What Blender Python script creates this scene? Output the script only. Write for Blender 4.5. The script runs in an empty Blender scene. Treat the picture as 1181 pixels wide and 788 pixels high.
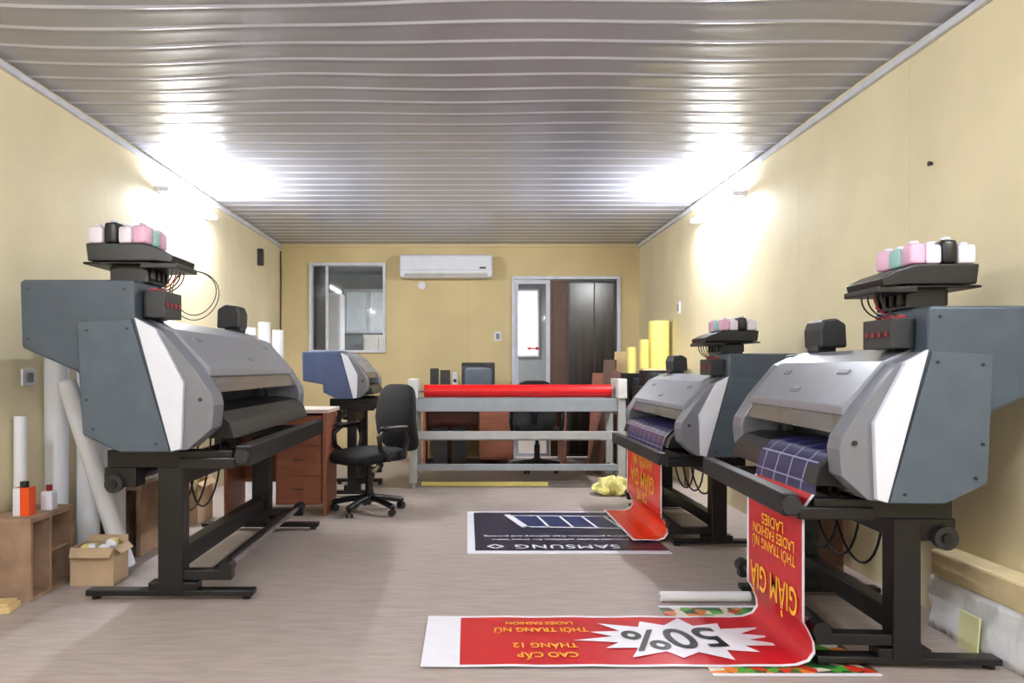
import bpy, bmesh, math, random
from mathutils import Vector, Matrix
random.seed(4)
scene=bpy.context.scene
COL=scene.collection
scene.view_settings.view_transform='Standard'
try: scene.view_settings.look='None'
except Exception: pass

# ------------------------------------------------------------ materials
def lin(c):
    c=c/255.0
    return c/12.92 if c<=0.04045 else ((c+0.055)/1.055)**2.4
def C(r,g,b): return (lin(r),lin(g),lin(b),1)
def mat(name,rgb,rough=.5,metal=0.0,var=.06,scale=9,bump=0.0,bscale=60,emit=None,stretch=None,alpha=None,coat=0):
    m=bpy.data.materials.new(name); m.use_nodes=True
    nt=m.node_tree; N=nt.nodes; Lk=nt.links
    b=N['Principled BSDF']
    base=C(*rgb)
    tc=N.new('ShaderNodeTexCoord'); mp=N.new('ShaderNodeMapping')
    Lk.new(tc.outputs['Object'],mp.inputs['Vector'])
    if stretch: mp.inputs['Scale'].default_value=stretch
    nz=N.new('ShaderNodeTexNoise'); nz.inputs['Scale'].default_value=scale; nz.inputs['Detail'].default_value=4
    Lk.new(mp.outputs[0],nz.inputs['Vector'])
    rp=N.new('ShaderNodeValToRGB')
    rp.color_ramp.elements[0].position=.3; rp.color_ramp.elements[1].position=.7
    lo=tuple(max(0,base[i]*(1-var*1.6)) for i in range(3))+(1,)
    hi=tuple(min(1,base[i]*(1+var*1.6)) for i in range(3))+(1,)
    rp.color_ramp.elements[0].color=lo; rp.color_ramp.elements[1].color=hi
    Lk.new(nz.outputs['Fac'],rp.inputs[0]); Lk.new(rp.outputs[0],b.inputs['Base Color'])
    b.inputs['Roughness'].default_value=rough; b.inputs['Metallic'].default_value=metal
    if coat: b.inputs['Coat Weight'].default_value=coat
    if alpha is not None:
        b.inputs['Alpha'].default_value=alpha
    if bump:
        n2=N.new('ShaderNodeTexNoise'); n2.inputs['Scale'].default_value=bscale; n2.inputs['Detail'].default_value=3
        Lk.new(mp.outputs[0],n2.inputs['Vector'])
        bp=N.new('ShaderNodeBump'); bp.inputs['Strength'].default_value=bump; bp.inputs['Distance'].default_value=.01
        Lk.new(n2.outputs['Fac'],bp.inputs['Height']); Lk.new(bp.outputs[0],b.inputs['Normal'])
    if emit:
        b.inputs['Emission Color'].default_value=base
        b.inputs['Emission Strength'].default_value=emit
    return m
def wallmat(name,rgb,axis):
    m=mat(name,rgb,.62,0,.05,1.6,.12,25)
    nt=m.node_tree;N=nt.nodes;Lk=nt.links;b=N['Principled BSDF']
    geo=N.new('ShaderNodeNewGeometry'); sp=N.new('ShaderNodeSeparateXYZ'); Lk.new(geo.outputs['Position'],sp.inputs[0])
    d=N.new('ShaderNodeMath');d.operation='DIVIDE';d.inputs[1].default_value=1.22;Lk.new(sp.outputs[axis],d.inputs[0])
    f=N.new('ShaderNodeMath');f.operation='FRACT';Lk.new(d.outputs[0],f.inputs[0])
    l=N.new('ShaderNodeMath');l.operation='LESS_THAN';l.inputs[1].default_value=.012;Lk.new(f.outputs[0],l.inputs[0])
    s=N.new('ShaderNodeMath');s.operation='MULTIPLY';s.inputs[1].default_value=.13;Lk.new(l.outputs[0],s.inputs[0])
    mx=N.new('ShaderNodeMixRGB');mx.blend_type='MULTIPLY';mx.inputs[2].default_value=(.7,.6,.45,1)
    src=b.inputs['Base Color'].links[0].from_socket
    Lk.new(s.outputs[0],mx.inputs[0]);Lk.new(src,mx.inputs[1]);Lk.new(mx.outputs[0],b.inputs['Base Color'])
    return m

M={}
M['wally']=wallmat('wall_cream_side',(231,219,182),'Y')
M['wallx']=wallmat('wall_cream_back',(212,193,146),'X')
M['trim']=mat('trim_white',(212,216,228),.4)
M['ceil']=mat('ceiling_pvc',(163,166,180),.28,0,.04,3,coat=.3)
M['ridgeglint']=mat('ceiling_ridge_highlight',(220,223,238),.3,0,.03,3)  # highlights along the slat ridges, painted in as a lighter colour
def floormat():
    m=mat('floor_vinyl',(170,157,149),.5,0,.05,7,.05,40,stretch=(.5,3.0,1))
    nt=m.node_tree;N=nt.nodes;Lk=nt.links;b=N['Principled BSDF']
    tc=N.new('ShaderNodeTexCoord');mp=N.new('ShaderNodeMapping');mp.inputs['Scale'].default_value=(2.2,16,1)
    mp.inputs['Rotation'].default_value=(0,0,.5)
    Lk.new(tc.outputs['Object'],mp.inputs['Vector'])
    nz=N.new('ShaderNodeTexNoise');nz.inputs['Scale'].default_value=3;nz.inputs['Detail'].default_value=6
    Lk.new(mp.outputs[0],nz.inputs['Vector'])
    rp=N.new('ShaderNodeValToRGB');rp.color_ramp.elements[0].position=.35;rp.color_ramp.elements[1].position=.62
    rp.color_ramp.elements[0].color=(.84,.82,.80,1);rp.color_ramp.elements[1].color=(1.0,1.0,1.0,1)
    Lk.new(nz.outputs['Fac'],rp.inputs[0])
    mx=N.new('ShaderNodeMixRGB');mx.blend_type='MULTIPLY';mx.inputs[0].default_value=.8
    src=b.inputs['Base Color'].links[0].from_socket
    Lk.new(src,mx.inputs[1]);Lk.new(rp.outputs[0],mx.inputs[2]);Lk.new(mx.outputs[0],b.inputs['Base Color'])
    return m
M['floor']=floormat()
M['blue']=mat('slate_blue_plastic',(68,79,90),.45)
M['blue2']=mat('slate_blue_panel',(77,89,100),.42)
M['navyplastic']=mat('dark_blue_plastic',(66,80,114),.45)
M['white']=mat('white_plastic',(226,229,240),.4,0,.02)
M['silver']=mat('silver_plastic',(146,148,156),.32,.15,.03)
M['silver2']=mat('silver_edge',(122,124,132),.35,.15,.03)
M['black']=mat('black_metal',(13,13,15),.38,0,.15)
M['dark']=mat('dark_grey_plastic',(34,35,38),.45)
M['rubber']=mat('black_fabric',(8,8,10),.85,0,.2,40,.3,200)
M['chrome']=mat('bright_steel',(190,190,195),.22,.9,.02)
M['smoke']=mat('smoked_visor',(150,140,135),.1,0,.02,alpha=.45)
M['red']=mat('red_plastic',(186,20,34),.4)
M['dred']=mat('dull_red_plastic',(140,24,32),.45)
M['redroll']=mat('red_vinyl',(214,16,18),.35,0,.05,5)
M['pink']=mat('pink_bottle',(232,182,210),.4)
M['teal']=mat('teal_bottle',(158,204,198),.4)
M['bottle']=mat('milky_bottle',(234,226,238),.35)
M['steel']=mat('painted_grey_steel',(178,180,178),.45,.1,.05)
M['steelblue']=mat('grey_worktop',(150,156,162),.45,.1,.04)
M['wood']=mat('reddish_brown_wood',(140,84,62),.5,0,.12,5,stretch=(1,1,6))
M['woodd']=mat('dark_brown_wood',(84,56,42),.5,0,.15,5,stretch=(6,6,1))
M['desktop']=mat('pale_desk_laminate',(204,188,176),.5,0,.04)
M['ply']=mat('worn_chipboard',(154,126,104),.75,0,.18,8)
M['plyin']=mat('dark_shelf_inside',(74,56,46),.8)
M['card']=mat('cardboard',(192,166,134),.8,0,.08,6)
M['tan']=mat('light_plywood',(218,190,136),.6,0,.08,6)
M['paper']=mat('white_paper',(242,245,252),.6,0,.015,4)
M['core']=mat('tube_core',(96,80,64),.9)
M['orange']=mat('orange_plastic',(236,84,26),.4)
M['yellow']=mat('yellow_foam',(240,226,130),.6,0,.05,6)
M['slip']=mat('pale_slip_paper',(232,232,176),.6,0,.03,6)
M['yellowbag']=mat('yellow_plastic_bag',(222,212,130),.35,0,.12,20)
M['tubeglow']=mat('lamp_tube_glow',(246,249,255),.5,var=0,emit=520)
M['tubefill']=mat('fill_tube_glow',(246,249,255),.5,var=0,emit=250)  # glow of the added fill tubes, all out of view
M['glass']=mat('glass_pane',(150,160,165),.05,0,.02,alpha=.16)
M['glassd']=mat('glass_pane_dark',(40,44,50),.08,0,.02,alpha=.6)
M['darkglass']=mat('dark_glass',(52,46,44),.22,0,.25,3,stretch=(7,1,.3))  # vertical reflection bands streaked into the glass colour
M['bright']=mat('far_room_glow',(235,240,245),.6,emit=1.3)
M['pale']=mat('pale_far_glow',(190,198,204),.6,emit=.35)
M['greywall']=mat('grey_far_wall',(132,138,142),.7)
M['bred']=mat('banner_red',(190,22,34),.3,0,.04)
M['bredo']=mat('banner_orange_red',(220,40,20),.3,0,.04)
M['borange']=mat('banner_orange',(228,60,22),.3,0,.06)
M['byel']=mat('banner_yellow',(250,186,40),.4,0,.02)
M['bwhite']=mat('banner_white',(236,236,244),.35,0,.02)
M['bblack']=mat('banner_black',(22,20,24),.4)
M['bnavy']=mat('banner_navy',(16,21,50),.3,0,.08)
M['bblue']=mat('banner_mid_blue',(34,46,92),.3,0,.08)
M['foamw']=mat('white_foam_wrap',(246,248,252),.45,0,.01,30,.2,60)
M['creamcard']=mat('cream_card',(222,204,160),.7)
M['screen']=mat('monitor_screen',(92,104,120),.15)
M['cream']=mat('beige_plastic',(206,206,202),.5)
def gridmat():
    m=mat('navy_media_with_white_grid',(30,30,66),.3)
    nt=m.node_tree;N=nt.nodes;Lk=nt.links;b=N['Principled BSDF']
    tc=N.new('ShaderNodeTexCoord');mp=N.new('ShaderNodeMapping');mp.inputs['Location'].default_value=(.013,.03,.02)
    Lk.new(tc.outputs['Object'],mp.inputs['Vector'])
    sp=N.new('ShaderNodeSeparateXYZ');Lk.new(mp.outputs[0],sp.inputs[0])
    outs=[]
    for ax,per,w in (('Y',.13,.07),('Z',.08,.07)):
        d=N.new('ShaderNodeMath');d.operation='DIVIDE';d.inputs[1].default_value=per;Lk.new(sp.outputs[ax],d.inputs[0])
        f=N.new('ShaderNodeMath');f.operation='FRACT';Lk.new(d.outputs[0],f.inputs[0])
        l=N.new('ShaderNodeMath');l.operation='LESS_THAN';l.inputs[1].default_value=w;Lk.new(f.outputs[0],l.inputs[0]);outs.append(l)
    mx=N.new('ShaderNodeMath');mx.operation='MAXIMUM';Lk.new(outs[0].outputs[0],mx.inputs[0]);Lk.new(outs[1].outputs[0],mx.inputs[1])
    c=N.new('ShaderNodeMixRGB');c.inputs[1].default_value=C(30,30,78);c.inputs[2].default_value=C(150,150,186)
    Lk.new(mx.outputs[0],c.inputs[0]);Lk.new(c.outputs[0],b.inputs['Base Color'])
    return m
M['grid']=gridmat()
def floral():
    m=mat('leafy_print',(60,140,50),.35)
    nt=m.node_tree;N=nt.nodes;Lk=nt.links;b=N['Principled BSDF']
    tc=N.new('ShaderNodeTexCoord')
    v=N.new('ShaderNodeTexVoronoi');v.inputs['Scale'].default_value=22;Lk.new(tc.outputs['Object'],v.inputs['Vector'])
    sp=N.new('ShaderNodeSeparateColor');Lk.new(v.outputs['Color'],sp.inputs[0])
    rp=N.new('ShaderNodeValToRGB');rp.color_ramp.interpolation='CONSTANT'
    e=rp.color_ramp.elements;e[0].color=C(30,90,36);e[1].position=.3;e[1].color=C(200,50,36)
    for p,c in ((.45,(80,160,56)),(.66,(230,220,200)),(.76,(50,44,36)),(.86,(226,130,46))):
        x=e.new(p);x.color=C(*c)
    Lk.new(sp.outputs[0],rp.inputs[0]);Lk.new(rp.outputs[0],b.inputs['Base Color'])
    return m
M['floral']=floral()

# ------------------------------------------------------------ geometry
def superell(a,b,c,e=.35,n=20,m=12,off=None,cen=(0,0,0)):
    def s(x,p): return math.copysign(abs(x)**p,x)
    vs=[];fs=[]
    for j in range(m+1):
        ph=-math.pi/2+math.pi*j/m
        for i in range(n):
            th=2*math.pi*i/n
            p=[a*s(math.cos(ph),e)*s(math.cos(th),e),b*s(math.cos(ph),e)*s(math.sin(th),e),c*s(math.sin(ph),e)]
            if off: p=list(off(*p))
            vs.append((p[0]+cen[0],p[1]+cen[1],p[2]+cen[2]))
    for j in range(m):
        for i in range(n):
            fs.append((j*n+i,j*n+(i+1)%n,(j+1)*n+(i+1)%n,(j+1)*n+i))
    return vs,fs
class G:
    def __init__(s): s.v=[];s.f=[];s.mi=[];s.sm=[]
    def add(s,vs,fs,m=0,smooth=False):
        o=len(s.v);s.v+=[tuple(p) for p in vs]
        for f in fs: s.f.append(tuple(i+o for i in f));s.mi.append(m);s.sm.append(smooth)
        return s
    def box(s,x0,x1,y0,y1,z0,z1,m=0):
        vs=[(x,y,z) for x in (x0,x1) for y in (y0,y1) for z in (z0,z1)]
        return s.add(vs,[(0,1,3,2),(4,6,7,5),(0,4,5,1),(2,3,7,6),(0,2,6,4),(1,5,7,3)],m)
    def prism(s,poly,y0,y1,m=0):
        n=len(poly)
        vs=[(x,y0,z) for x,z in poly]+[(x,y1,z) for x,z in poly]
        fs=[tuple(range(n)),tuple(range(2*n-1,n-1,-1))]+[(i,i+n,(i+1)%n+n,(i+1)%n) for i in range(n)]
        return s.add(vs,fs,m)
    def cyl(s,p0,p1,r,m=0,seg=16,r1=None,cap=None,caps=True):
        p0=Vector(p0);p1=Vector(p1);r1=r if r1 is None else r1
        d=(p1-p0).normalized();a=d.orthogonal().normalized();b=d.cross(a)
        vs=[]
        for p,rr in ((p0,r),(p1,r1)):
            for i in range(seg):
                t=2*math.pi*i/seg;vs.append(p+a*rr*math.cos(t)+b*rr*math.sin(t))
        s.add(vs,[(i,(i+1)%seg,(i+1)%seg+seg,i+seg) for i in range(seg)],m,True)
        if caps:
            cm=m if cap is None else cap
            s.add(vs[:seg],[tuple(range(seg))[::-1]],cm);s.add(vs[seg:],[tuple(range(seg))],cm)
        return s
    def tube(s,pts,r,m=0,seg=8,closed=False):
        pts=[Vector(p) for p in pts];n=len(pts);vs=[];prev=None
        for i,p in enumerate(pts):
            if closed: d=(pts[(i+1)%n]-pts[i-1]).normalized()
            else: d=(pts[min(i+1,n-1)]-pts[max(i-1,0)]).normalized()
            if prev is None: a=d.orthogonal().normalized()
            else:
                a=(prev-d*prev.dot(d)); a=a.normalized() if a.length>1e-5 else d.orthogonal().normalized()
            prev=a;b=d.cross(a)
            for k in range(seg):
                t=2*math.pi*k/seg;vs.append(p+a*r*math.cos(t)+b*r*math.sin(t))
        fs=[]
        for i in range(n if closed else n-1):
            j=(i+1)%n
            for k in range(seg): fs.append((i*seg+k,i*seg+(k+1)%seg,j*seg+(k+1)%seg,j*seg+k))
        s.add(vs,fs,m,True)
        return s
    def sell(s,cen,a,b,c,e=.35,m=0,off=None,n=20,k=12):
        vs,fs=superell(a,b,c,e,n,k,off,cen);return s.add(vs,fs,m,True)
    def text(s,body,size,mx,m=0,ext=0.0,sx=1.0,sp=1.0):
        cu=bpy.data.curves.new('t','FONT');cu.body=body;cu.size=size;cu.align_x='CENTER';cu.align_y='CENTER';cu.offset=size*.012;cu.space_character=sp
        o=bpy.data.objects.new('t',cu);COL.objects.link(o)
        bpy.context.view_layer.update()
        dg=bpy.context.evaluated_depsgraph_get()
        me=bpy.data.meshes.new_from_object(o.evaluated_get(dg))
        vs=[mx@Vector((v.co.x*sx,v.co.y,v.co.z)) for v in me.vertices]
        s.add(vs,[tuple(p.vertices) for p in me.polygons],m)
        bpy.data.objects.remove(o);bpy.data.meshes.remove(me);bpy.data.curves.remove(cu)
        return s
    def build(s,name,mats,parent=None,loc=(0,0,0),rot=(0,0,0),bevel=0,label=None,cat=None,group=None,kind=None,normals=True):
        me=bpy.data.meshes.new(name);me.from_pydata(s.v,[],s.f)
        for mm in mats: me.materials.append(M[mm])
        me.polygons.foreach_set('material_index',s.mi);me.polygons.foreach_set('use_smooth',s.sm)
        me.update()
        if normals:
            bm=bmesh.new();bm.from_mesh(me);bmesh.ops.recalc_face_normals(bm,faces=bm.faces);bm.to_mesh(me);bm.free()
        o=bpy.data.objects.new(name,me);COL.objects.link(o)
        o.location=loc;o.rotation_euler=rot
        if parent: o.parent=parent
        if bevel:
            b=o.modifiers.new('bevel','BEVEL');b.width=bevel;b.segments=2;b.limit_method='ANGLE';b.angle_limit=math.radians(35)
        meta(o,label,cat,group,kind)
        return o
def meta(o,label=None,cat=None,group=None,kind=None):
    if label:o['label']=label
    if cat:o['category']=cat
    if group:o['group']=group
    if kind:o['kind']=kind
def thing(name,label,cat,loc,rot=0,group=None):
    e=bpy.data.objects.new(name,None);COL.objects.link(e);e.location=loc;e.rotation_euler=(0,0,rot);e.empty_display_size=.1
    meta(e,label,cat,group);return e
def copytree(root,loc,rot=None):
    n=root.copy();COL.objects.link(n);n.location=loc
    if rot is not None:n.rotation_euler=(0,0,rot)
    def rec(a,b):
        for c in a.children:
            d=c.copy();COL.objects.link(d);d.parent=b;rec(c,d)
    rec(root,n);return n

# ------------------------------------------------------------ room
XL,XR,YB,YF,H=-2.4,2.2,9.44,-3.0,2.75
def wall(name,g,mats,label): return g.build(name,mats,label=label,kind='structure')
wall('floor',G().box(XL-.1,XR+.1,YF-.1,13.2,-.1,0),['floor'],'greyish brown vinyl floor')
wall('wall_left',G().box(XL-.1,XL,YF-.1,YB+.12,0,H+.1),['wally'],'cream papered side wall')
wall('wall_right',G().box(XR,XR+.1,YF-.1,YB+.12,0,H+.1),['wally'],'cream papered side wall')
wall('wall_front',G().box(XL,XR,YF-.1,YF,0,H+.1),['wallx'],'cream end wall')
wx0,wx1,wz0,wz1=-2.02,-1.045,1.35,2.5
dx0,dx1,dz1=.567,1.956,2.33
g=G()
y0,y1=YB,YB+.12
g.box(XL,wx0,y0,y1,0,H);g.box(wx0,wx1,y0,y1,0,wz0);g.box(wx0,wx1,y0,y1,wz1,H);g.box(wx1,dx0,y0,y1,0,H)
g.box(dx0,dx1,y0,y1,dz1,H);g.box(dx1,XR,y0,y1,0,H)
wall('wall_back',g,['wallx'],'cream papered end wall with window and door')
# ceiling with slats
nx=60;per=.2;prof=[(0,0),(.05,.004),(.11,.0045),(.17,.0005),(.20,-.0012),(.24,.001),(.45,-.001),(.7,-.0015),(.93,.0005)]
ys=[];zs=[];hl=[]
y=YF
while y<YB+.1:
    for k,(t,d) in enumerate(prof): ys.append(y+t*per);zs.append(d);hl.append(1 if k in(0,1) else 0)
    y+=per
vs=[];g=G()
for j,(yy,d) in enumerate(zip(ys,zs)):
    for i in range(nx+1):
        x=XL+(XR-XL)*i/nx
        near=max(0,min(1,(6.2-yy)/3))
        wob=near*(.03*math.sin(x*1.3+yy*.9)+.012*math.sin(x*3.1+yy*1.7+1))
        sag=near*(.010*math.sin(x*1.9+yy*2.3)+.006*math.sin(x*4.2-yy*1.7))
        vs.append((x,min(yy+wob,YB+.1),H-d+sag))
g.v=vs
for j in range(len(ys)-1):
    for i in range(nx):
        a=j*(nx+1)+i;g.f.append((a,a+1,a+nx+2,a+nx+1));g.mi.append(hl[j]);g.sm.append(True)
g.build('ceiling',['ceil','ridgeglint'],label='glossy off-white slatted plastic ceiling',kind='structure',normals=False)
G().box(XL-.1,XR+.1,YF-.1,13.2,H+.06,H+.12).build('ceiling_slab',['greywall'],kind='structure',label='ceiling slab above the slats')
G().box(XL,XL+.03,YF,YB,H-.06,H-.025).build('trim_1',['trim'],kind='structure',bevel=.006,label='white ceiling edge strip')
G().box(XR-.03,XR,YF,YB,H-.06,H-.025).build('trim_2',['trim'],kind='structure',bevel=.006,label='white ceiling edge strip')
G().box(XL+.035,XR-.035,YB-.03,YB,H-.05,H-.01).build('trim_3',['wallx'],kind='structure',label='cream ceiling edge strip')
# far room
g=G();g.box(XL,XR,12.6,12.7,0,H).box(XL-.1,XL,YB+.12,12.7,0,H).box(XR,XR+.1,YB+.12,12.7,0,H)
g.build('wall_far_room',['greywall'],kind='structure',label='grey wall of the room behind')
def frame(g,x0,x1,z0,z1,ya,yb,t,m=0,bottom=True):
    g.box(x0,x0+t,ya,yb,z0,z1,m).box(x1-t,x1,ya,yb,z0,z1,m).box(x0+t,x1-t,ya,yb,z1-t,z1,m)
    if bottom:g.box(x0+t,x1-t,ya,yb,z0,z0+t,m)
    return g
g=frame(G(),wx0,wx1,wz0,wz1,YB-.03,YB+.1,.035)
g.box(wx0+.20,wx0+.23,YB+.02,YB+.06,wz0+.03,wz1-.03,0)
g.box(wx0+.23,wx1-.03,YB+.07,YB+.075,wz0+.03,wz1-.03,1)
g.box(wx0+.03,wx0+.2,YB+.07,YB+.075,wz0+.03,wz1-.03,2)
g.build('window_1',['trim','glass','glassd'],kind='structure',bevel=.003,label='white framed interior window with clear glass')
# doors
e=bpy.data.objects.new('door_1',None);COL.objects.link(e);e.location=(dx0,YB,0);meta(e,'white aluminium framed sliding glass door',kind='structure')
frame(G(),0,dx1-dx0,0,dz1,-.03,.1,.04,bottom=False).build('door_frame',['trim'],parent=e,bevel=.003)
g=frame(G(),.04,.49,.02,dz1-.05,0,.035,.045);g.box(.08,.45,0,.035,.85,.9)
g.box(.085,.445,.015,.02,.06,dz1-.1,1)
ya=-.002
g.add([(.24,ya,1.415),(.31,ya,1.415),(.31,ya,1.435),(.37,ya,1.405),(.31,ya,1.375),(.31,ya,1.395),(.24,ya,1.395)],[(0,1,2,3,4,5,6)],2)
g.add([(.19,ya,1.405),(.24,ya,1.43),(.24,ya,1.38)],[(0,1,2)],2)
g.build('door_leaf',['trim','glass','red'],parent=e,label='glazed sliding leaf with a red arrow sticker')
g=G().box(.5,.72,.02,.06,.02,dz1-.05,0);g.box(.53,.69,.012,.02,.15,1.0,0).box(.53,.69,.012,.02,1.15,2.1,0)
g.build('door_leaf',['woodd'],parent=e,bevel=.004,label='brown wooden panelled leaf')
g=frame(G(),.72,dx1-dx0-.04,.02,dz1-.05,0.03,.07,.03);g.box(.75,dx1-dx0-.07,.045,.055,.05,dz1-.08,1)
g.box(1.06,1.075,.035,.044,.05,dz1-.08,0)
g.build('door_leaf',['dark','darkglass'],parent=e,label='dark tinted glass leaf')
g=G().box(-2.3,-1.93,11.2,11.6,0,2.3,0);g.box(-2.28,-1.95,11.19,11.2,.1,1.1,0).box(-2.28,-1.95,11.19,11.2,1.15,2.25,0)
g.build('tall_cabinet',['white'],bevel=.005,label='tall white cabinet in the room behind the window',cat='cabinet')
g=G().box(-1.7,-1.2,12.0,12.4,0,1.7,0);g.box(-1.68,-1.46,11.985,12,.05,1.65,0).box(-1.44,-1.22,11.985,12,.05,1.65,0)
g.build('tall_cabinet',['cream'],bevel=.005,label='pale two-door cabinet in the room behind',cat='cabinet')
g=frame(G(),.80,1.22,1.35,2.5,12.54,12.6,.03);g.box(.83,1.19,12.58,12.6,1.38,2.47,1)  # glowing panel added for the bright patch behind the door glass
g.build('glow_panel_1',['trim','bright'],kind='structure',label='added glowing panel making the bright patch behind the door glass')
g=frame(G(),-2.1,-1.2,1.75,2.5,12.54,12.6,.05);g.box(-2.05,-1.25,12.58,12.6,1.8,2.45,1).box(-1.68,-1.64,12.54,12.58,1.8,2.45,0)  # faintly glowing panes added to lighten the view through the window
g.build('glow_panel_2',['trim','pale'],kind='structure',label='added pale glowing panel lightening the view through the window')

# ------------------------------------------------------------ lamps
def lamp(x,y,side,m='tubeglow'):
    e=thing('wall_lamp','lit white fluorescent tube batten high on the wall','lamp',(x,y,2.53),group='fluorescent tube lamps')
    s=side
    G().box(0,s*.035,-.56,.56,-.022,.022).build('lamp_housing',['white'],parent=e,bevel=.006)
    for yy in (-.54,.54):
        G().box(s*.03,s*.11,yy-.010,yy+.010,-.02,.02).build('tube_holder',['white'],parent=e,bevel=.003)
    G().cyl((s*.09,-.525,0),(s*.09,.525,0),.018,seg=12).build('lamp_tube',[m],parent=e)
lamp(XL,6.2,1);lamp(XR,6.35,-1)
for y in (1.4,-1.2): lamp(XL,y,1,'tubefill');lamp(XR,y,-1,'tubefill')  # unseen fill lamps, added to brighten the near half of the hall
# made-up ceiling batten out of view, added to even out the near half of the hall
e=thing('fill_lamp','added fill light shaped as a ceiling batten, out of view','lamp',(-.1,.6,2.69))
G().box(-.6,.6,-.04,.04,-.02,.04).build('lamp_housing',['white'],parent=e,bevel=.006)
G().cyl((-.56,0,-.04),(.56,0,-.04),.018,seg=12).build('lamp_tube',['tubefill'],parent=e)
ld=bpy.data.lights.new('far_room_light','AREA');ld.energy=120;ld.size=1.2  # area light without a fixture, added to brighten the room behind
lo=bpy.data.objects.new('far_room_light',ld);COL.objects.link(lo);lo.location=(0,11.1,2.6)

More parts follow.
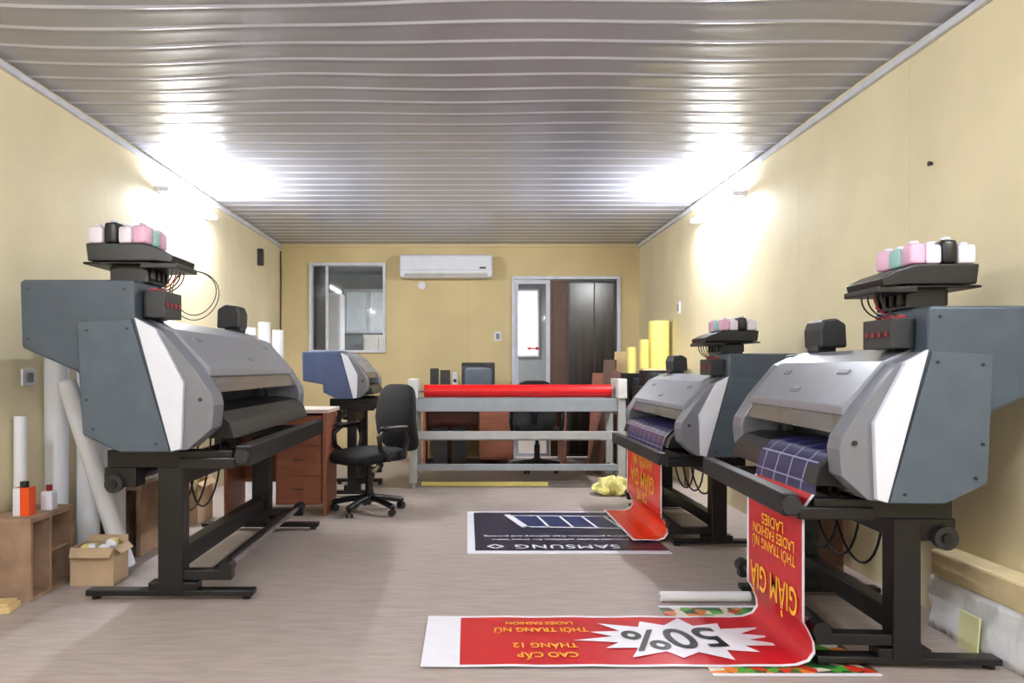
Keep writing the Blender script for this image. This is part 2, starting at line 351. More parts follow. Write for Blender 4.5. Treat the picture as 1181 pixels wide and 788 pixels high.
# ------------------------------------------------------------ printers
def printer(label,ox,oy,sgn,us,zs,L,rot=0,ink=True,tall=True,foot=(.247,1.077),cov='blue',pan='blue2',cable=True,legu=.61,zf=None,capend=.06,box=True,gr=(1.0,1.075)):
    E=thing('wide_format_printer',label,'printer',(ox,oy,0),rot)
    if zf is None: zf=lambda z:z*zs
    def P(poly): return [(sgn*u*us,zf(z)) for u,z in poly]
    def bx(g,u0,u1,v0,v1,z0,z1,m=0):
        a,b=sorted((sgn*u0*us,sgn*u1*us));return g.box(a,b,v0,v1,zf(z0),zf(z1),m)
    def pt(u,v,z): return (sgn*u*us,v,zf(z))
    low=[(.28,1.38),(.545,1.40),(.736,.745),(.48,.745),(.30,.83)]
    if tall: poly=[(0,1.565),(.02,1.575),(.545,1.575),(.55,1.40),(.736,.745),(.48,.745),(.30,.83),(.28,1.13),(.01,1.25)]
    else: poly=[(.0,1.41),(.55,1.42),(.736,.745),(.48,.745),(.30,.95),(.01,1.0)]
    G().prism(P(poly),-.10,.30).build('end_cover',[cov],parent=E,bevel=.012)
    G().prism(P(low),L-.12,L+.14).build('end_cover',[cov],parent=E,bevel=.012)
    g=G().prism(P([(.285,1.37),(.54,1.385),(.722,.755),(.485,.755),(.31,.84)]),-.114,-.10)
    for u,z in ((.33,1.33),(.33,1.0),(.36,.86),(.66,.79),(.52,1.34)):
        g.cyl(pt(u,-.119,z),pt(u,-.113,z),.006,1,10)
    if tall:
        for u,z in ((.04,1.53),(.5,1.53),(.04,1.29)): g.cyl(pt(u,-.105,z),pt(u,-.099,z),.005,1,10)
    g.build('side_panel',[pan,'dark'],parent=E,bevel=.003)
    wedge=[(.553,1.393),(.65,1.34),(.787,1.085),(.775,.766),(.728,.753)]
    G().prism(P(wedge),-.112,-.085).build('white_trim',['white'],parent=E,bevel=.004)
    cap=[(.56,1.385),(.67,1.335),(.83,1.15),(.915,1.02),(.925,.97),(.915,.86),(.80,.76),(.74,.755)]
    g=G().prism(P(cap),-.088,capend);g.cyl(pt(.86,-.094,1.0),pt(.86,-.086,1.0),.010,1,10)
    g.build('end_cap',['silver2','dark'],parent=E,bevel=.01)
    G().prism(P(cap),L-.10,L+.05).build('end_cap',['silver2'],parent=E,bevel=.01)
    G().prism(P([(.28,.85),(.28,1.36),(.60,1.36),(.62,1.0),(.60,.85)]),.3,L-.12).build('body',['dark'],parent=E,bevel=.008)
    g=G().prism(P([(.40,1.38),(.54,1.405),(.68,1.345),(.78,1.235),(.86,1.15),(.86,1.11),(.82,1.11),(.66,1.28),(.40,1.34)]),capend-.01,L-.09)
    def slope(u): return 1.345-(u-.68)*1.10+.003
    for v0,v1,ua,ub,m in ((.2,.30,.715,.735,1),(L*.5-.05,L*.5+.05,.80,.82,1),(L-.35,L-.27,.72,.74,1)):
        g.prism(P([(ua,slope(ua)+.004),(ub,slope(ub)+.004),(ub,slope(ub)-.01),(ua,slope(ua)-.01)]),v0,v1,m)
    g.build('front_lid',['silver','silver2'],parent=E,bevel=.006)
    G().prism(P([(.845,1.12),(.885,1.03),(.875,1.03),(.835,1.12)]),capend,L-.1).build('visor',['smoke'],parent=E)
    g=G();bx(g,.62,.70,capend,L-.1,1.06,1.10);bx(g,.64,.74,.32,.50,.98,1.14,1)
    g.build('print_carriage',['chrome','dark'],parent=E,bevel=.004)
    G().prism(P([(.60,.95),(.80,.95),(.90,.93),(.955,.88),(.98,.80),(.60,.80)]),capend,L-.1).build('platen',['black'],parent=E,bevel=.004)
    g=G();bx(g,gr[0],gr[1],0.0,L,.67,.77);g.cyl(pt(gr[0]+.035,-.02,.72),pt(gr[0]+.035,0,.72),.035,1,14)
    bx(g,.72,gr[0],.0,.05,.655,.71);bx(g,.72,gr[0],L-.12,L-.05,.655,.71)
    g.build('guide_rail',['black','dark'],parent=E,bevel=.006)
    lu=legu
    for v in (.02,L-.22):
        g=G();bx(g,lu,lu+.125,v,v+.09,.045,.66);g.build('leg',['black'],parent=E,bevel=.006)
        g=G();bx(g,foot[0],foot[1],v+.01,v+.08,.02,.05)
        bx(g,lu-.05,lu+.19,v+.005,v+.085,.05,.09)
        for u in (foot[0]+.04,foot[1]-.04):
            g.cyl(pt(u,v+.045,0),pt(u,v+.045,.022),.022,0,12)
        g.build('foot_bar',['black'],parent=E,bevel=.005)
        g=G();bx(g,.36,.98,v-.0,v+.04,.66,.745);bx(g,.36,.80,v+.04,v+.09,.66,.745);g.build('support_arm',['black'],parent=E,bevel=.006)
        g=G();bx(g,.34,.50,v+.01,v+.12,.56,.66);g.cyl(pt(.40,v-.02,.58),pt(.40,v+.01,.58),.045,1,18);g.cyl(pt(.40,v-.03,.58),pt(.40,v-.02,.58),.02,0,12)
        g.build('roll_holder',['black','dark'],parent=E,bevel=.006)
        g=G();bx(g,lu+.11,.97,v+.01,v+.07,.10,.15);g.cyl(pt(.94,v+.005,.16),pt(.94,v+.075,.16),.035,0,14)
        g.build('take_up_bracket',['black'],parent=E,bevel=.004)
    g=G();bx(g,lu+.02,lu+.10,.10,L-.2,.14,.24);g.build('cross_beam',['black'],parent=E,bevel=.006)
    g=G();bx(g,lu+.02,lu+.10,.10,L-.2,.56,.64);g.build('cross_beam',['black'],parent=E,bevel=.006)
    G().cyl(pt(.94,.09,.16),pt(.94,L-.21,.16),.014,0,12).build('take_up_shaft',['chrome'],parent=E)
    G().cyl(pt(.86,.09,.12),pt(.86,L-.21,.12),.024,0,12).build('tension_bar',['black'],parent=E)
    G().cyl(pt(.42,.13,.60),pt(.42,L-.22,.60),.032,0,16).build('feed_roll',['dark'],parent=E)
    def bez(a,b,c,d,n=16):
        return [tuple((1-t)**3*a[q]+3*(1-t)**2*t*b[q]+3*(1-t)*t*t*c[q]+t**3*d[q] for q in range(3)) for t in [k/n for k in range(n+1)]]
    if cable:
        for i in range(3):
            a=pt(.5+.03*i,.3+.15*i,.8);b=pt(.45,.35+.2*i,.18-.04*i);c=pt(.62,.5+.25*i,.2);d=pt(.55,min(.75+.2*i,L-.1),.8)
            G().tube(bez(a,b,c,d),.006,0,6).build('cable',['black'],parent=E)
    if ink:
        g=G();bx(g,.38,.56,.03,.26,1.575,1.665)
        for i in range(4): bx(g,.36,.58,.05+.055*i,.075+.055*i,1.59,1.655)
        bx(g,.26,.59,-.02,.28,1.660,1.672)
        g.prism(P([(.29,1.675),(.28,1.76),(.56,1.76),(.64,1.735),(.71,1.70),(.70,1.665),(.62,1.675)]),-.03,.26,0)
        bx(g,.54,.72,-.02,.26,1.64,1.668)
        g.build('ink_rack',['black'],parent=E,bevel=.005)
        g=G();bx(g,.555,.66,-.02,.20,1.40,1.53)
        for i in range(4):
            bx(g,.58,.62,.0+.05*i,.02+.05*i,1.53,1.545,1)
            bx(g,.66,.668,.0+.05*i,.02+.05*i,1.45,1.475,1)
        g.build('ink_cartridge_bay',['dark','dred'],parent=E,bevel=.006)
        for i in range(4):
            v=.02+.05*i
            G().tube(bez(pt(.64,v,1.68),pt(.71,v,1.66),pt(.69,v,1.57),pt(.61,v,1.545),12),.0035,0,6).build('ink_hose',['dred' if i==1 else 'black'],parent=E)
        if box:
            g=G()
            bx(g,.44,.56,L-.30,L-.18,1.40,1.45)
            g.prism(P([(.40,1.43),(.405,1.56),(.46,1.595),(.54,1.585),(.56,1.53),(.555,1.43)]),L-.34,L-.14)
            g.build('control_box',['dark'],parent=E,bevel=.012)
    return E
BOTT={}
def bottle(loc,m,h=.115,w=.04,label='translucent white ink bottle in the printer rack',rz=0):
    key=(m,h,w)
    if key in BOTT:
        return copytree(BOTT[key],loc,rz)
    e=thing('ink_bottle',label,'bottle',loc,rz,group='ink bottles in the printer racks')
    g=G().sell((0,0,h*.44),w,.040,h*.44,.3)
    g.build('bottle_body',[m],parent=e)
    G().cyl((0,0,h*.86),(0,0,h*.93),.014,0,14).cyl((0,0,h*.91),(0,0,h),.017,1,14).build('bottle_cap',[m,'white'],parent=e)
    BOTT[key]=e;return e
def bottles(ox,oy,sgn,us,zs,rot=0):
    specs=[(.325,.038),(.40,.032),(.47,.034),(.54,.034)]
    cols=[['bottle','black','bottle','pink'],['bottle','black','bottle','teal'],['bottle','bottle','bottle','pink']]
    lab={'bottle':'milky white ink bottle in the printer rack','black':'black ink bottle in the printer rack','pink':'pale pink ink bottle in the printer rack','teal':'pale teal ink bottle in the printer rack'}
    for k,v in enumerate((.015,.105,.20)):
        for q,(u,w) in enumerate(specs):
            m=cols[k][q]
            x=sgn*u*us;y=v
            X=ox+x*math.cos(rot)-y*math.sin(rot);Y=oy+x*math.sin(rot)+y*math.cos(rot)
            bottle((X,Y,1.762*zs),m,(.095+.008*((k+q)%2) if m!='black' else .118)*zs,w*us,lab[m],.12*((q*3+k)%3-1))
printer('large slate-grey wide format printer on black stand, loaded with black media',-2.14,3.62,1,1,1,1.83)
bottles(-2.14,3.62,1,1,1)
R1=math.radians(-3)
NU=.83
printer('slate-grey wide format printer feeding a red sale banner onto the floor',2.14,2.76,-1,NU,.875,1.15,rot=R1,foot=(.13,.96),legu=.50,capend=.02,gr=(1.06,1.13))
bottles(2.14,2.76,-1,NU,.875,R1)
printer('smaller slate-grey wide format printer feeding an orange-red banner',2.08,4.72,-1,.80,.79,1.5,foot=(.2,.94),legu=.51)
bottles(2.08,4.72,-1,.80,.79)
zz=lambda z: z*.88/.745 if z<.745 else .88+(z-.745)*.63
printer('dark blue plotter standing behind the office chair',-1.45,6.55,1,.62,.92,.95,ink=False,tall=False,cov='navyplastic',pan='navyplastic',foot=(.25,.98),cable=False,zf=zz)
g=G()
for r,dz in ((.135,0),(.12,.012)):
    g.tube([(r*math.cos(t)*1.0,.02*math.sin(2*t),.15+dz+r*math.sin(t)) for t in [2*math.pi*i/32 for i in range(32)]],.0028,0,6,True)
g.build('coiled_cable',['dark'],loc=(-1.50,4.05,1.40),label='thin black cable coiled in a loop on the large printer',cat='cable')

# ------------------------------------------------------------ banners
def sheet(path,yedges,matf,g):
    n=len(yedges);vs=[(x,y,z) for x,z in path for y in yedges];o=len(g.v)
    g.v+=vs
    for i in range(len(path)-1):
        for j in range(n-1):
            g.f.append((o+i*n+j,o+i*n+j+1,o+(i+1)*n+j+1,o+(i+1)*n+j));g.mi.append(matf(i,j));g.sm.append(True)
def MX(X,Y,Z,t): 
    m=Matrix.Identity(4)
    for c,v in enumerate((X,Y,Z,t)):
        for r in range(3): m[r][c]=v[r]
    return m
def hangtext(g,s,size,x,y,z,m,sx=1): g.text(s,size,MX((0,1,0),(0,0,-1),(-1,0,0),(x-.004,y,z)),m,sx=sx)
def floortext(g,s,size,x,y,z,m,sx=1,ang=math.pi,sp=1.0): 
    g.text(s,size,MX((math.cos(ang),math.sin(ang),0),(-math.sin(ang),math.cos(ang),0),(0,0,1),(x,y,z)),m,sx=sx,sp=sp)
def banner_path(X,zs,hx,xend,xwhite,zb=.006):
    up=[(.66,.957),(.80,.957),(.905,.938),(.962,.885),(.988,.80),(.995,.76)]
    p=[(X(u),z*zs) for u,z in up]
    k=len(p)
    for z in (.70,.6,.5,.4,.3,.2): p.append((hx,z*zs))
    p+=[(hx+.015,.15),(hx+.038,.10),(hx+.042,.06),(hx+.02,.028),(hx-.025,.012),(hx-.09,zb)]
    n=12
    x0=hx-.09
    for i in range(1,n+1): p.append((x0+(xwhite-x0)*i/n,zb+.0015*math.sin(i*2)))
    w=len(p)-1
    p.append((xend,zb))
    return p,k,w
Xn=lambda u:2.155-NU*u
yc0,yc1=2.82,3.40
hx=1.290
path,k,w=banner_path(Xn,.875,hx,-.18,-.03,.008)
bz=(0.6,3.1,0)
g=G()
sheet(path,[yc0,yc0+.022,yc1-.022,yc1],lambda i,j: 3 if i<k-1 else (1 if (j!=1 or i>=w) else 0),g)
cx,cy=.90,3.11;vs=[(cx,cy,.012)];N=28
for i in range(N):
    t=2*math.pi*i/N+.1;r=(1.0 if i%2==0 else .62)*(1 if i%4 else .86)
    vs.append((cx+.46*r*math.cos(t),cy+.25*r*math.sin(t),.012))
g.add(vs,[(0,1+i,1+(i+1)%N) for i in range(N)],1)
floortext(g,'50%',.31,cx-.03,cy,.015,4,.82,math.pi+.12)
floortext(g,'LADIES FASHION',.05,.32,3.29,.013,2,.8)
floortext(g,'THỜI TRANG NỮ',.07,.32,3.21,.013,2,.75)
floortext(g,'THÁNG 12',.07,.32,3.03,.013,2,.8)
floortext(g,'CAO CẤP',.07,.32,2.93,.013,2,.8)
for s,sz,z,sx in (('LADIES',.066,.50,1.1),('LADIES FASHION',.062,.445,.9),('THỜI TRANG NỮ',.062,.39,.9),('GIẢM GIÁ',.155,.235,.70)):
    hangtext(g,s,sz,hx,3.11,z,2,sx)
for i,v in enumerate(g.v): g.v[i]=(v[0]-bz[0],v[1]-bz[1],v[2])
g.build('banner',['bred','bwhite','byel','grid','bblack'],loc=bz,label='red sale banner with yellow lettering and white starburst',cat='banner',normals=False)
Xs=lambda u:2.08-.80*u
hx=Xs(.995)-.002
path,k,w=banner_path(Xs,.79,hx,1.09,1.11,.016)
g=G();bz=(1.2,5.3,0)
sheet(path,[4.86,4.89,5.90,5.93],lambda i,j: 3 if i<k-1 else (1 if (j!=1 or i>=w) else (0 if i<k+7 else 4)),g)
for s,sz,z,sx in (('KHUYẾN MÃI',.10,.47,.95),('GIẢM GIÁ',.17,.34,.95),('GIÁ RẺ',.10,.22,1.0)):
    hangtext(g,s,sz,hx,5.40,z,2,sx)
for i,v in enumerate(g.v): g.v[i]=(v[0]-bz[0],v[1]-bz[1],v[2])
g.build('banner',['bredo','bwhite','byel','grid','borange'],loc=bz,label='orange-red banner with yellow lettering hanging from the smaller printer',cat='banner',normals=False)
# navy poster on floor
g=G()
x0,x1,ya,yb=-.0,1.27,4.56,5.9
def quad(g,a,b,c,d,m): g.add([a,b,c,d],[(0,1,2,3)],m)
g.box(x0,x1,ya,yb,.001,.004,1)
quad(g,(x0+.05,ya+.07,.0055),(x1,ya+.07,.0055),(x1,yb-.05,.0055),(x0+.05,yb-.05,.0055),0)
zt=.0075
floortext(g,'SAMSUNG',.135,.64,ya+.17,zt,1,1.0,sp=1.15)
floortext(g,'business display solutions for every store',.055,.62,ya+.36,zt,1)
floortext(g,'opening promotion, free delivery and printing',.055,.62,ya+.46,zt,1)
for i in range(4):
    xa=.42+.17*i
    quad(g,(xa,5.34-.01*i,.0065),(xa+.15,5.33-.01*i,.0065),(xa+.11,5.70,.0065),(xa-.04,5.71,.0065),2)
def line(g,a,b,wd,m):
    a=Vector(a);b=Vector(b);d=(b-a).normalized();n=Vector((-d.y,d.x))*wd/2
    quad(g,(a.x+n.x,a.y+n.y,zt),(b.x+n.x,b.y+n.y,zt),(b.x-n.x,b.y-n.y,zt),(a.x-n.x,a.y-n.y,zt),m)
line(g,(.33,5.72),(1.2,5.69),.025,1);line(g,(.31,5.76),(.42,5.30),.055,1);line(g,(.40,5.32),(1.2,5.26),.025,1)
for i,x in enumerate((.54,.71,.88,1.05)): line(g,(x,5.71),(x+.05,5.30),.018,1)
for s in (-1,1):
    line(g,(.18,ya+.12),(.18+s*.05,ya+.17),.018,1);line(g,(.18,ya+.22),(.18+s*.05,ya+.17),.018,1)
for i,v in enumerate(g.v): g.v[i]=(v[0]-.6,v[1]-5.2,v[2])
g.build('poster',['bnavy','bwhite','bblue'],loc=(.6,5.2,0),label='navy blue printed poster with white border lying on the floor',cat='poster',normals=False)
g=G()
g.box(-.27,.36,-.40,.36,.001,.004,0)
g.box(-.27,.36,.36,.39,.001,.004,1).box(-.27,.36,-.42,-.40,.001,.004,1)
g.build('poster',['floral','bwhite'],loc=(1.19,3.17,0),label='colourful leafy green and red print lying beneath the red banner',cat='poster')
def roll(name,label,loc,h,r,rot=(0,0,0),group=None,m='paper',cat='paper roll'):
    g=G();n=24
    g.cyl((0,0,0),(0,0,h),r,0,n,caps=False)
    for z in (0,h):
        ring=[(rr*math.cos(2*math.pi*i/n),rr*math.sin(2*math.pi*i/n),z) for rr in (r,r*.45) for i in range(n)]
        g.add(ring,[(i,(i+1)%n,(i+1)%n+n,i+n) for i in range(n)],0)
    g.cyl((0,0,0.005),(0,0,h-.005),r*.46,1,n)
    return g.build(name,[m,'core'],loc=loc,rot=rot,label=label,cat=cat,group=group)
roll('paper_roll','white paper tube lying on the floor beside the red banner',(.95,3.63,.026),.44,.025,(0,math.pi/2,0))

# ------------------------------------------------------------ left side stuff
gp='white media rolls standing by the wall'
st='white media roll standing upright against the wall'
roll('paper_roll',st,(-2.325,4.17,0),1.27,.062,group=gp)
roll('paper_roll',st,(-2.18,4.24,0),1.20,.06,group=gp)
roll('paper_roll',st,(-2.06,4.34,0),.82,.045,group=gp)
roll('paper_roll',st,(-2.05,4.75,.44),.62,.05,group=gp)
roll('paper_roll',st,(-2.2,4.8,.44),.7,.055,group=gp)
roll('paper_roll',st,(-2.3,4.62,.44),.66,.05,group=gp)
a=Vector((-1.93,4.17,.03));b=Vector((-2.215,4.07,1.08));d=b-a
q=d.to_track_quat('Z','Y').to_euler()
roll('paper_roll','white media roll leaning against the standing rolls',a,d.length,.05,q,group=gp)
for i,(x,y,h) in enumerate(((-1.98,6.7,1.52),(-1.86,6.75,1.57),(-1.75,6.8,1.5))):
    roll('paper_roll','white media roll standing behind the wooden desk',(x,y,0),h,.052,group='white rolls behind the desk')
g=G()
g.box(-.12,.12,0,.40,.385,.41).box(-.12,.12,0,.40,0,.02).box(-.12,.12,0,.02,.02,.385).box(-.12,.12,.38,.40,.02,.385).box(-.12,-.10,.02,.38,.02,.385)
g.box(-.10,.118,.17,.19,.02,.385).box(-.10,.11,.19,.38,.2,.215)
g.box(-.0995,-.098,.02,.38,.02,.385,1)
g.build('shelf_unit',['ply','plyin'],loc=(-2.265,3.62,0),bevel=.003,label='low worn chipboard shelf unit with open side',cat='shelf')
g=G();g.box(-.19,.19,-.28,.28,.405,.44).box(-.18,-.15,-.27,.27,0,.405).box(.15,.18,-.27,.27,0,.405).box(-.15,.15,.1,.13,0,.405)
g.build('low_bench',['ply'],loc=(-2.17,4.76,0),bevel=.004,label='low brown chipboard bench by the wall',cat='bench')
def carton(loc,w,d,h,label):
    e=thing('cardboard_box',label,'box',loc)
    t=.006
    g=G().box(-w,w,-d,d,0,t).box(-w,w,-d,-d+t,t,h).box(-w,w,d-t,d,t,h).box(-w,-w+t,-d+t,d-t,t,h).box(w-t,w,-d+t,d-t,t,h)
    g.build('box_body',['card'],parent=e)
    G().add([(-w,-d,h),(w,-d,h),(w-.01,-d-.03,h-.045),(-w+.01,-d-.03,h-.045)],[(0,1,2,3)]).build('box_flap',['card'],parent=e)
    G().add([(w,-d,h),(w,d,h),(w+.035,d-.01,h-.03),(w+.035,-d+.01,h-.03)],[(0,1,2,3)]).build('box_flap',['card'],parent=e)
    G().add([(-w,d,h),(w,d,h),(w-.01,d+.02,h+.03),(-w+.01,d+.02,h+.03)],[(0,1,2,3)]).build('box_flap',['card'],parent=e)
    g=G()
    for i in range(7):
        x=random.uniform(-w*.6,w*.6);y=random.uniform(-d*.5,d*.5)
        g.sell((x,y,h-.02+random.uniform(-.015,.03)),.035,.03,.028,.7,i%2,n=10,k=6)
    o=g.build('crumpled_paper',['paper','yellowbag'],parent=e,label='crumpled white and yellow paper');o['kind']='stuff'
carton((-1.985,3.98,0),.115,.085,.20,'small open cardboard carton full of crumpled paper')
g=G().box(-.11,.11,-.06,.06,0,.03).box(-.08,.10,-.05,.05,.03,.045)
g.build('wood_offcut',['tan'],loc=(-2.26,3.49,0),rot=(0,0,.15),bevel=.003,label='light plywood offcut on the floor beside shelf unit',cat='board')
g=G().box(-.04,.04,-.03,.03,0,.14).box(-.04,-.005,-.032,-.03,.0,.14,1).box(-.015,.015,-.015,.015,.14,.17,2)
g.build('paint_container',['orange','white','dark'],loc=(-2.235,3.72,.41),bevel=.006,label='orange and white plastic container on the shelf unit',cat='container')
roll('paper_roll','thin white roll standing on the shelf unit',(-2.34,3.86,.41),.49,.032)
g=G().box(-.03,.03,-.03,.03,0,.1,0).cyl((0,0,.1),(0,0,.13),.015,1)
g.build('glue_bottle',['white','dred'],loc=(-2.19,3.86,.41),bevel=.008,label='small white bottle with red cap on the shelf unit',cat='bottle')
# wooden desk
g=thing('desk','reddish-brown wooden desk with pale laminate top','desk',(-1.5,5.97,0))
G().box(-.42,.42,-.24,.26,.80,.83).build('desk_top',['desktop'],parent=g,bevel=.004)
gg=G().box(-.40,-.37,-.22,.24,0,.80).box(.37,.40,-.22,.24,0,.80).box(-.37,.37,.2,.22,.2,.80);gg.build('desk_frame',['wood'],parent=g,bevel=.003)
gg=G().box(.0,.36,-.20,.19,.08,.78);gg.build('cabinet',['wood'],parent=g,bevel=.003)
for i in range(3):
    gg=G().box(.01,.35,-.21,-.20,.085+.23*i,.312+.23*i);o=gg.build('drawer',['wood'],parent=g,bevel=.002)
    gg=G().box(.14,.22,-.222,-.21,.2+.23*i,.21+.23*i);gg.build('handle',['woodd'],parent=o,bevel=.003)
carton((-2.15,5.6,0),.16,.16,.3,'cardboard carton against the wall')

# ------------------------------------------------------------ office chair
def chair(loc,rot,label):
    e=thing('office_chair',label,'chair',loc,rot,group=None)
    g=G()
    for i in range(5):
        t=2*math.pi*i/5+.3
        c,s=math.cos(t),math.sin(t)
        g.tube([(.03*c,.03*s,.115),(.15*c,.15*s,.10),(.28*c,.28*s,.075)],.024,0,8)
        g.sell((.28*c,.28*s,.075),.025,.025,.02,.8,n=10,k=6)
    g.cyl((0,0,.08),(0,0,.15),.045,0,16)
    base=g.build('base',['black'],parent=e)
    for i in range(5):
        t=2*math.pi*i/5+.3
        c,s=math.cos(t)*.28,math.sin(t)*.28
        g=G();nx_,ny_=-math.sin(t+.6),math.cos(t+.6)
        for d in (-.018,.018): g.cyl((c+nx_*(d-.01),s+ny_*(d-.01),.028),(c+nx_*(d+.01),s+ny_*(d+.01),.028),.028,0,14)
        g.cyl((c,s,.03),(c,s,.07),.008,0,8)
        g.build('caster',['dark'],parent=base)
    g=G().cyl((0,0,.12),(0,0,.30),.032,0,14).cyl((0,0,.28),(0,0,.41),.022,0,14).box(-.1,.12,-.06,.06,.39,.42)
    g.build('column',['black'],parent=e)
    G().sell((0,0,.46),.26,.25,.052,.45,0,lambda x,y,z:(x,y,z-(.03*max(0,x/.25)**2))).build('seat',['rubber'],parent=e)
    def bend(x,y,z): return (x-1.1*y*y*.6+.10*(z/.28)**2*(-1 if z<0 else -.6),y*(1-.12*max(0,z/.28)),z)
    G().sell((-.25,0,.74),.04,.235,.28,.5,0,bend,n=28,k=16).build('backrest',['rubber'],parent=e)
    G().tube([(-.08,0,.41),(-.22,0,.41),(-.30,0,.46),(-.33,0,.60),(-.32,0,.72)],.022,0,8).build('back_support',['black'],parent=e)
    for s in (-1,1):
        g=G().tube([(-.12,s*.2,.43),(-.12,s*.27,.46),(-.16,s*.28,.58),(-.12,s*.28,.67),(.05,s*.28,.68),(.14,s*.28,.62),(.12,s*.28,.52),(.02,s*.27,.44),(-.02,s*.2,.43)],.02,0,8)
        g.sell((-.02,s*.28,.685),.14,.032,.02,.5,0,n=14,k=8)
        g.build('armrest',['black'],parent=e)
    return e
chair((-.79,5.92,0),math.radians(228),'black fabric office swivel chair with looped armrests beside the desk')
chair((.78,8.25,0),math.radians(80),'black office swivel chair tucked at the rear computer desk')

# ------------------------------------------------------------ laminating table
T=thing('work_table','long grey steel laminating table with a roller across the top','table',(.48,7.08,0))
hw=1.0
for x in (-hw,hw):
    for y in (0,.62):
        g=G().box(x-.035,x+.035,y-.03,y+.03,.05,1.03 if y==0 else .78)
        g.cyl((x,y,0),(x,y,.05),.018,0,10)
        g.build('leg',['steel'],parent=T,bevel=.004)
    G().box(x-.02,x+.02,.03,.59,.12,.18).build('side_rail',['steel'],parent=T,bevel=.003)
    G().box(x-.02,x+.02,.03,.59,.70,.78).build('side_rail',['steel'],parent=T,bevel=.003)
    g=G().box(x-.045,x+.045,-.05,.30,.86,1.05);g.build('end_plate',['cream'],parent=T,bevel=.01)
G().box(-hw+.035,hw-.035,-.02,.6,.735,.86).build('table_top',['steelblue'],parent=T,bevel=.004)
G().box(-hw+.035,hw-.035,-.025,.025,.47,.545).build('middle_rail',['steel'],parent=T,bevel=.004)
G().box(-hw+.035,hw-.035,-.02,.02,.17,.23).build('lower_rail',['steelblue'],parent=T,bevel=.004)
G().box(-hw+.035,hw-.035,.58,.62,.40,.46).build('rear_rail',['steel'],parent=T,bevel=.004)
G().cyl((-hw+.05,.1,.93),(hw-.05,.1,.93),.014,0,12).build('roller_shaft',['chrome'],parent=T)
g=G().cyl((-.90,.1,.93),(.92,.1,.93),.062,0,24);g.build('vinyl_roll',['redroll'],loc=(.48,7.08,0),label='roll of bright red vinyl across the steel table',cat='vinyl roll')
g=G().box(-.62,.62,-.02,.02,0,.035);g.build('yellow_strip',['yellow'],loc=(.17,7.23,0),label='long yellow plastic strip on floor under the table',cat='strip')

# ------------------------------------------------------------ rear desk & computers
D=thing('computer_desk','brown wooden computer desk against the end wall','desk',(.3,9.1,0))
G().box(-.85,.9,-.33,.3,.72,.75).build('desk_top',['wood'],parent=D,bevel=.004)
g=G().box(-.83,-.80,-.3,.28,0,.72).box(.85,.88,-.3,.28,0,.72).box(-.8,.85,.24,.26,.3,.72);g.build('desk_frame',['wood'],parent=D,bevel=.003)
G().box(-.16,.25,-.3,.22,.06,.66).build('cabinet',['wood'],parent=D,bevel=.003)
G().box(-.15,.24,-.315,-.30,.08,.64).build('door',['wood'],parent=D,bevel=.004)
for i,(x,w,h) in enumerate(((-.42,.17,.42),(-.2,.17,.42))):
    g=G().box(-w/2,w/2,-.22,.18,0,h).box(-w/2+.01,w/2-.01,-.226,-.22,h*.7,h*.78,1).box(-w/2+.01,w/2-.01,-.226,-.22,h*.82,h*.9,1)
    g.build('computer_tower',['dark','cream'],loc=(x+.1,9.0,0),bevel=.005,label='dark computer tower on the floor under the desk',cat='computer')
m=thing('monitor','grey tube monitor on the rear desk','monitor',(.13,9.05,.75))
g=G().box(-.2,.2,-.2,-.12,.07,.47).prism([(-.17,.09),(.17,.09),(.17,.43),(-.17,.43)],-.12,-.02)
g.prism([(-.11,.14),(.11,.14),(.11,.36),(-.11,.36)],-.02,.16);g.build('monitor_housing',['dark'],parent=m,bevel=.012)
G().sell((0,-.195,.28),.165,.015,.135,.3).build('screen',['screen'],parent=m)
G().cyl((0,-.08,0),(0,-.08,.025),.12,0,20).cyl((0,-.08,.02),(0,-.08,.08),.06,0,16).build('monitor_stand',['dark'],parent=m)
for i,(x,w,h,mm) in enumerate(((-.40,.05,.40,'dark'),(-.27,.06,.38,'dark'),(-.15,.035,.36,'cream'))):
    g=G().box(-w,w,-.08,.08,0,h).cyl((0,-.085,h*.7),(0,-.078,h*.7),w*.6,1,16).cyl((0,-.085,h*.3),(0,-.078,h*.3),w*.75,1,16)
    g.build('loudspeaker',[mm,'black'],loc=(x,8.98,.75),bevel=.008,label='small desktop loudspeaker on the rear desk',cat='speaker')
g=G().box(-.12,.12,-.1,.1,0,.09).box(-.1,.1,-.104,-.1,.02,.07,1);g.build('desk_device',['dark','greywall'],loc=(.5,9.0,.75),bevel=.006,label='low dark electronic box on rear desk',cat='device')

# ------------------------------------------------------------ right rear stuff
D2=thing('side_table','brown side table loaded with black boxes','table',(1.92,7.75,0))
G().box(-.26,.25,-.6,.7,.72,.75).build('table_top',['wood'],parent=D2,bevel=.004)
for x in (-.23,.22):
    for y in (-.56,.66): G().box(x-.02,x+.02,y-.02,y+.02,0,.72).build('leg',['woodd'],parent=D2,bevel=.003)
def blackbox(loc,w,d,h,label,m='black'):
    g=G().box(-w,w,-d,d,0,h,0).box(-w*.8,w*.8,-d-.006,-d,h*.2,h*.45,1).box(-w*.8,w*.8,-d-.006,-d,h*.6,h*.85,1)
    g.build('equipment_box',[m,'dark'],loc=loc,bevel=.008,label=label,cat='equipment')
blackbox((1.92,7.4,.75),.22,.2,.22,'black electronic equipment box on the side table')
blackbox((1.95,7.42,.97),.18,.17,.16,'black electronic equipment box stacked on another')
blackbox((1.92,8.0,.75),.22,.25,.35,'black equipment box on side table')
g=G().box(-.22,.22,-.16,.16,0,.012).box(-.2,.2,-.15,.14,.012,.02);g.build('pale_board',['tan'],loc=(1.95,7.42,1.13),label='thin pale board lying on top of the black boxes',cat='board')
fg='yellow foam rolls on the side table'
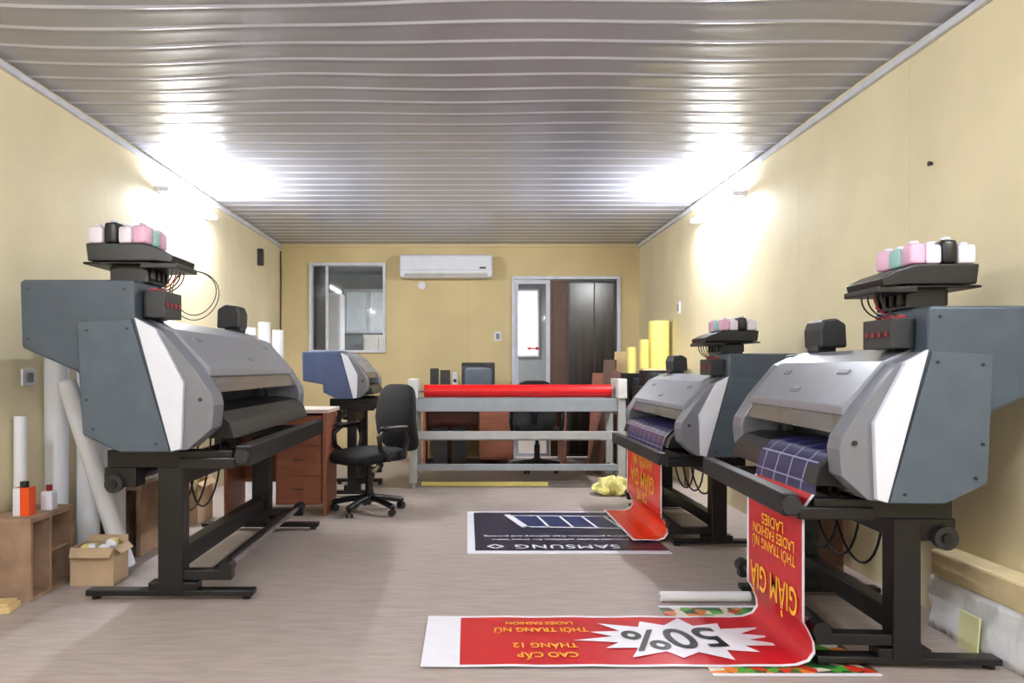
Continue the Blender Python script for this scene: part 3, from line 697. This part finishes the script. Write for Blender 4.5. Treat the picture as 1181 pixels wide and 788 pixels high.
roll('foam_roll','thick yellow foam roll standing on the black equipment',(2.065,7.95,1.10),.56,.11,m='yellow',cat='foam roll',group=fg)
roll('foam_roll','thin yellow foam roll standing on the black equipment',(1.90,7.92,1.10),.36,.05,m='yellow',cat='foam roll',group=fg)
roll('foam_roll','thin yellow foam roll standing on the black equipment',(1.78,8.0,1.10),.28,.05,m='yellow',cat='foam roll',group=fg)
for i,(x,h,mm,lb) in enumerate(((1.68,1.26,'woodd','dark brown board leaning by the side table'),(1.82,1.36,'tan','light plywood board leaning by the side table'),(1.58,1.10,'wood','reddish brown board leaning by the side table'))):
    g=G().box(-.012,.012,-.08,.08,0,h)
    g.build('leaning_board',[mm],loc=(x-.08,8.62+.07*i,0),rot=(.0,.12,.9),bevel=.002,label=lb,cat='board',group='leaning boards')
for x,y,a,h in ((1.30,7.88,.26,1.15),(1.40,7.95,.2,1.1)):
    G().box(-.04,.04,-.012,.012,0,h).build('plank',['woodd'],loc=(x,y,0.012),rot=(0,a,0),bevel=.003,label='dark wooden plank leaning diagonally beside the steel table',cat='plank',group='leaning dark planks')
vs,fs=superell(.15,.12,.07,.8,28,16)
vs=[(x*(1+.3*math.sin(9*z*8+x*30)),y*(1+.3*math.sin(x*40+z*25)),(z+.06)*(1+.35*math.sin(x*50+y*37))) for x,y,z in vs]
vs=[(x,y,max(z,0.0)) for x,y,z in vs]
g=G();g.add(vs,fs,0);g.build('plastic_bag',['yellowbag'],loc=(1.33,6.72,0),label='crumpled yellow plastic bag on the floor',cat='bag')
g=G().box(-.18,.18,-.15,.15,0,.52).box(-.17,.17,-.155,-.15,.03,.5,1);g.build('storage_box',['wood','woodd'],loc=(1.95,4.32,0),bevel=.004,label='reddish brown wooden box by the wall between printers',cat='box')

# ------------------------------------------------------------ right wall ledge
g=G().box(-.075,.05,-.95,.95,.23,.345,0);g.build('card_packing',['creamcard'],loc=(2.145,2.35,0),bevel=.012,label='long cream cardboard packing resting on white wrapped board',cat='packing')
vs=[];nn=90;fs=[]
def cr(i,z): return .008*math.sin(i*.9+z*30)+.005*math.sin(i*2.3-z*50)+.003*math.sin(i*4.1)
zl=[0,.04,.08,.12,.16,.20,.228]
nr=len(zl)+2
for i in range(nn+1):
    y=-.95+1.9*i/nn
    for q_,z in enumerate(zl): vs.append((-.075+.02*z+(0 if q_==len(zl)-1 else cr(i,z)),y,z))
    vs.append((.05,y,.228));vs.append((.05,y,0))
for i in range(nn):
    for j in range(nr): fs.append((i*nr+j,i*nr+(j+1)%nr,(i+1)*nr+(j+1)%nr,(i+1)*nr+j))
fs+= [tuple(range(nr)),tuple(nn*nr+j for j in reversed(range(nr)))]
g=G();g.add(vs,fs,0,True);g.build('wrapped_board',['foamw'],loc=(2.145,2.35,0),label='long white plastic-wrapped board lying against the wall',cat='board')
g=G().box(-.003,.003,-.06,.06,0,.15);g.build('paper_slip',['slip'],loc=(2.035,3.0,.0),rot=(0,.08,0),label='pale yellow paper slip leaning on white board',cat='paper')

# ------------------------------------------------------------ air conditioner & wall bits
A=thing('air_conditioner','white wall-mounted split air conditioner','air conditioner',(-.268,YB,2.29))
G().prism([(-.585,0),(.585,0),(.585,.29),(-.585,.29)],-.2,0).build('body',['white'],parent=A,bevel=.03)
G().box(-.57,.57,-.215,-.2,.09,.27).build('front_panel',['white'],parent=A,bevel=.012)
g=G().box(-.52,.52,-.205,-.15,.012,.06);g.box(-.52,.52,-.21,-.203,.03,.036,1);g.build('louvre',['cream','dark'],parent=A,bevel=.004)
G().box(.42,.5,-.219,-.215,.11,.13).build('display',['dark'],parent=A)
g=G().cyl((0,0,0),(0,-.03,0),.05,0,20).cyl((0,-.03,0),(0,-.045,0),.025,0,16);g.build('wall_sensor',['white'],loc=(-.58,YB,2.21),label='round white fitting under the air conditioner',cat='fitting')
def switch(loc,axis,label,w=.045,h=.06,name='light_switch',cat='switch'):
    g=G()
    if axis=='x+': g.box(0,.012,-w,w,-h,h).box(.012,.018,-w*.5,w*.5,-h*.6,h*.6,1)
    elif axis=='x-': g.box(-.012,0,-w,w,-h,h).box(-.018,-.012,-w*.5,w*.5,-h*.6,h*.6,1)
    else: g.box(-w,w,-.012,0,-h,h).box(-w*.5,w*.5,-.018,-.012,-h*.6,h*.6,1)
    g.build(name,['white','greywall'],loc=loc,bevel=.003,label=label,cat=cat)
switch((.39,YB,1.56),'y','white light switch on the end wall beside door')
switch((XL,4.02,1.10),'x+','white double power socket on the cream wall',.06,.045,'power_socket','socket')
switch((XR,7.65,1.78),'x-','white light switch on the cream wall')
G().cyl((0,0,0),(-.012,0,0),.008,0,10).cyl((-.012,0,0),(-.016,0,0),.012,0,10).build('wall_hook',['dark'],loc=(XR,3.49,2.12),label='small dark hook on the cream wall',cat='hook')
g=G().box(0,.06,-.04,.04,0,.19).cyl((.06,0,.12),(.063,0,.12),.025,1,14);g.build('wall_speaker',['black','dark'],loc=(XL,8.45,2.33),bevel=.006,label='small black speaker high on the cream wall',cat='speaker')
G().tube([(0,0,0),(.005,0,-.4),(0,0,-1.0)],.008).build('wall_cable',['black'],loc=(XL+.012,YB-.012,2.65),label='thin black cable running down the wall corner',cat='cable')

# ------------------------------------------------------------ camera
cam=bpy.data.cameras.new('camera');co=bpy.data.objects.new('camera',cam);COL.objects.link(co)
co.location=(0,0,1.15);co.rotation_euler=(math.radians(90),0,0)
cam.sensor_width=36;cam.lens=850/1181*36;cam.shift_x=51.5/1181;cam.shift_y=31/1181;cam.clip_start=.05
scene.camera=co
w=bpy.data.worlds.new('world');scene.world=w;w.use_nodes=True
w.node_tree.nodes['Background'].inputs[0].default_value=(.5,.5,.52,1);w.node_tree.nodes['Background'].inputs[1].default_value=.1
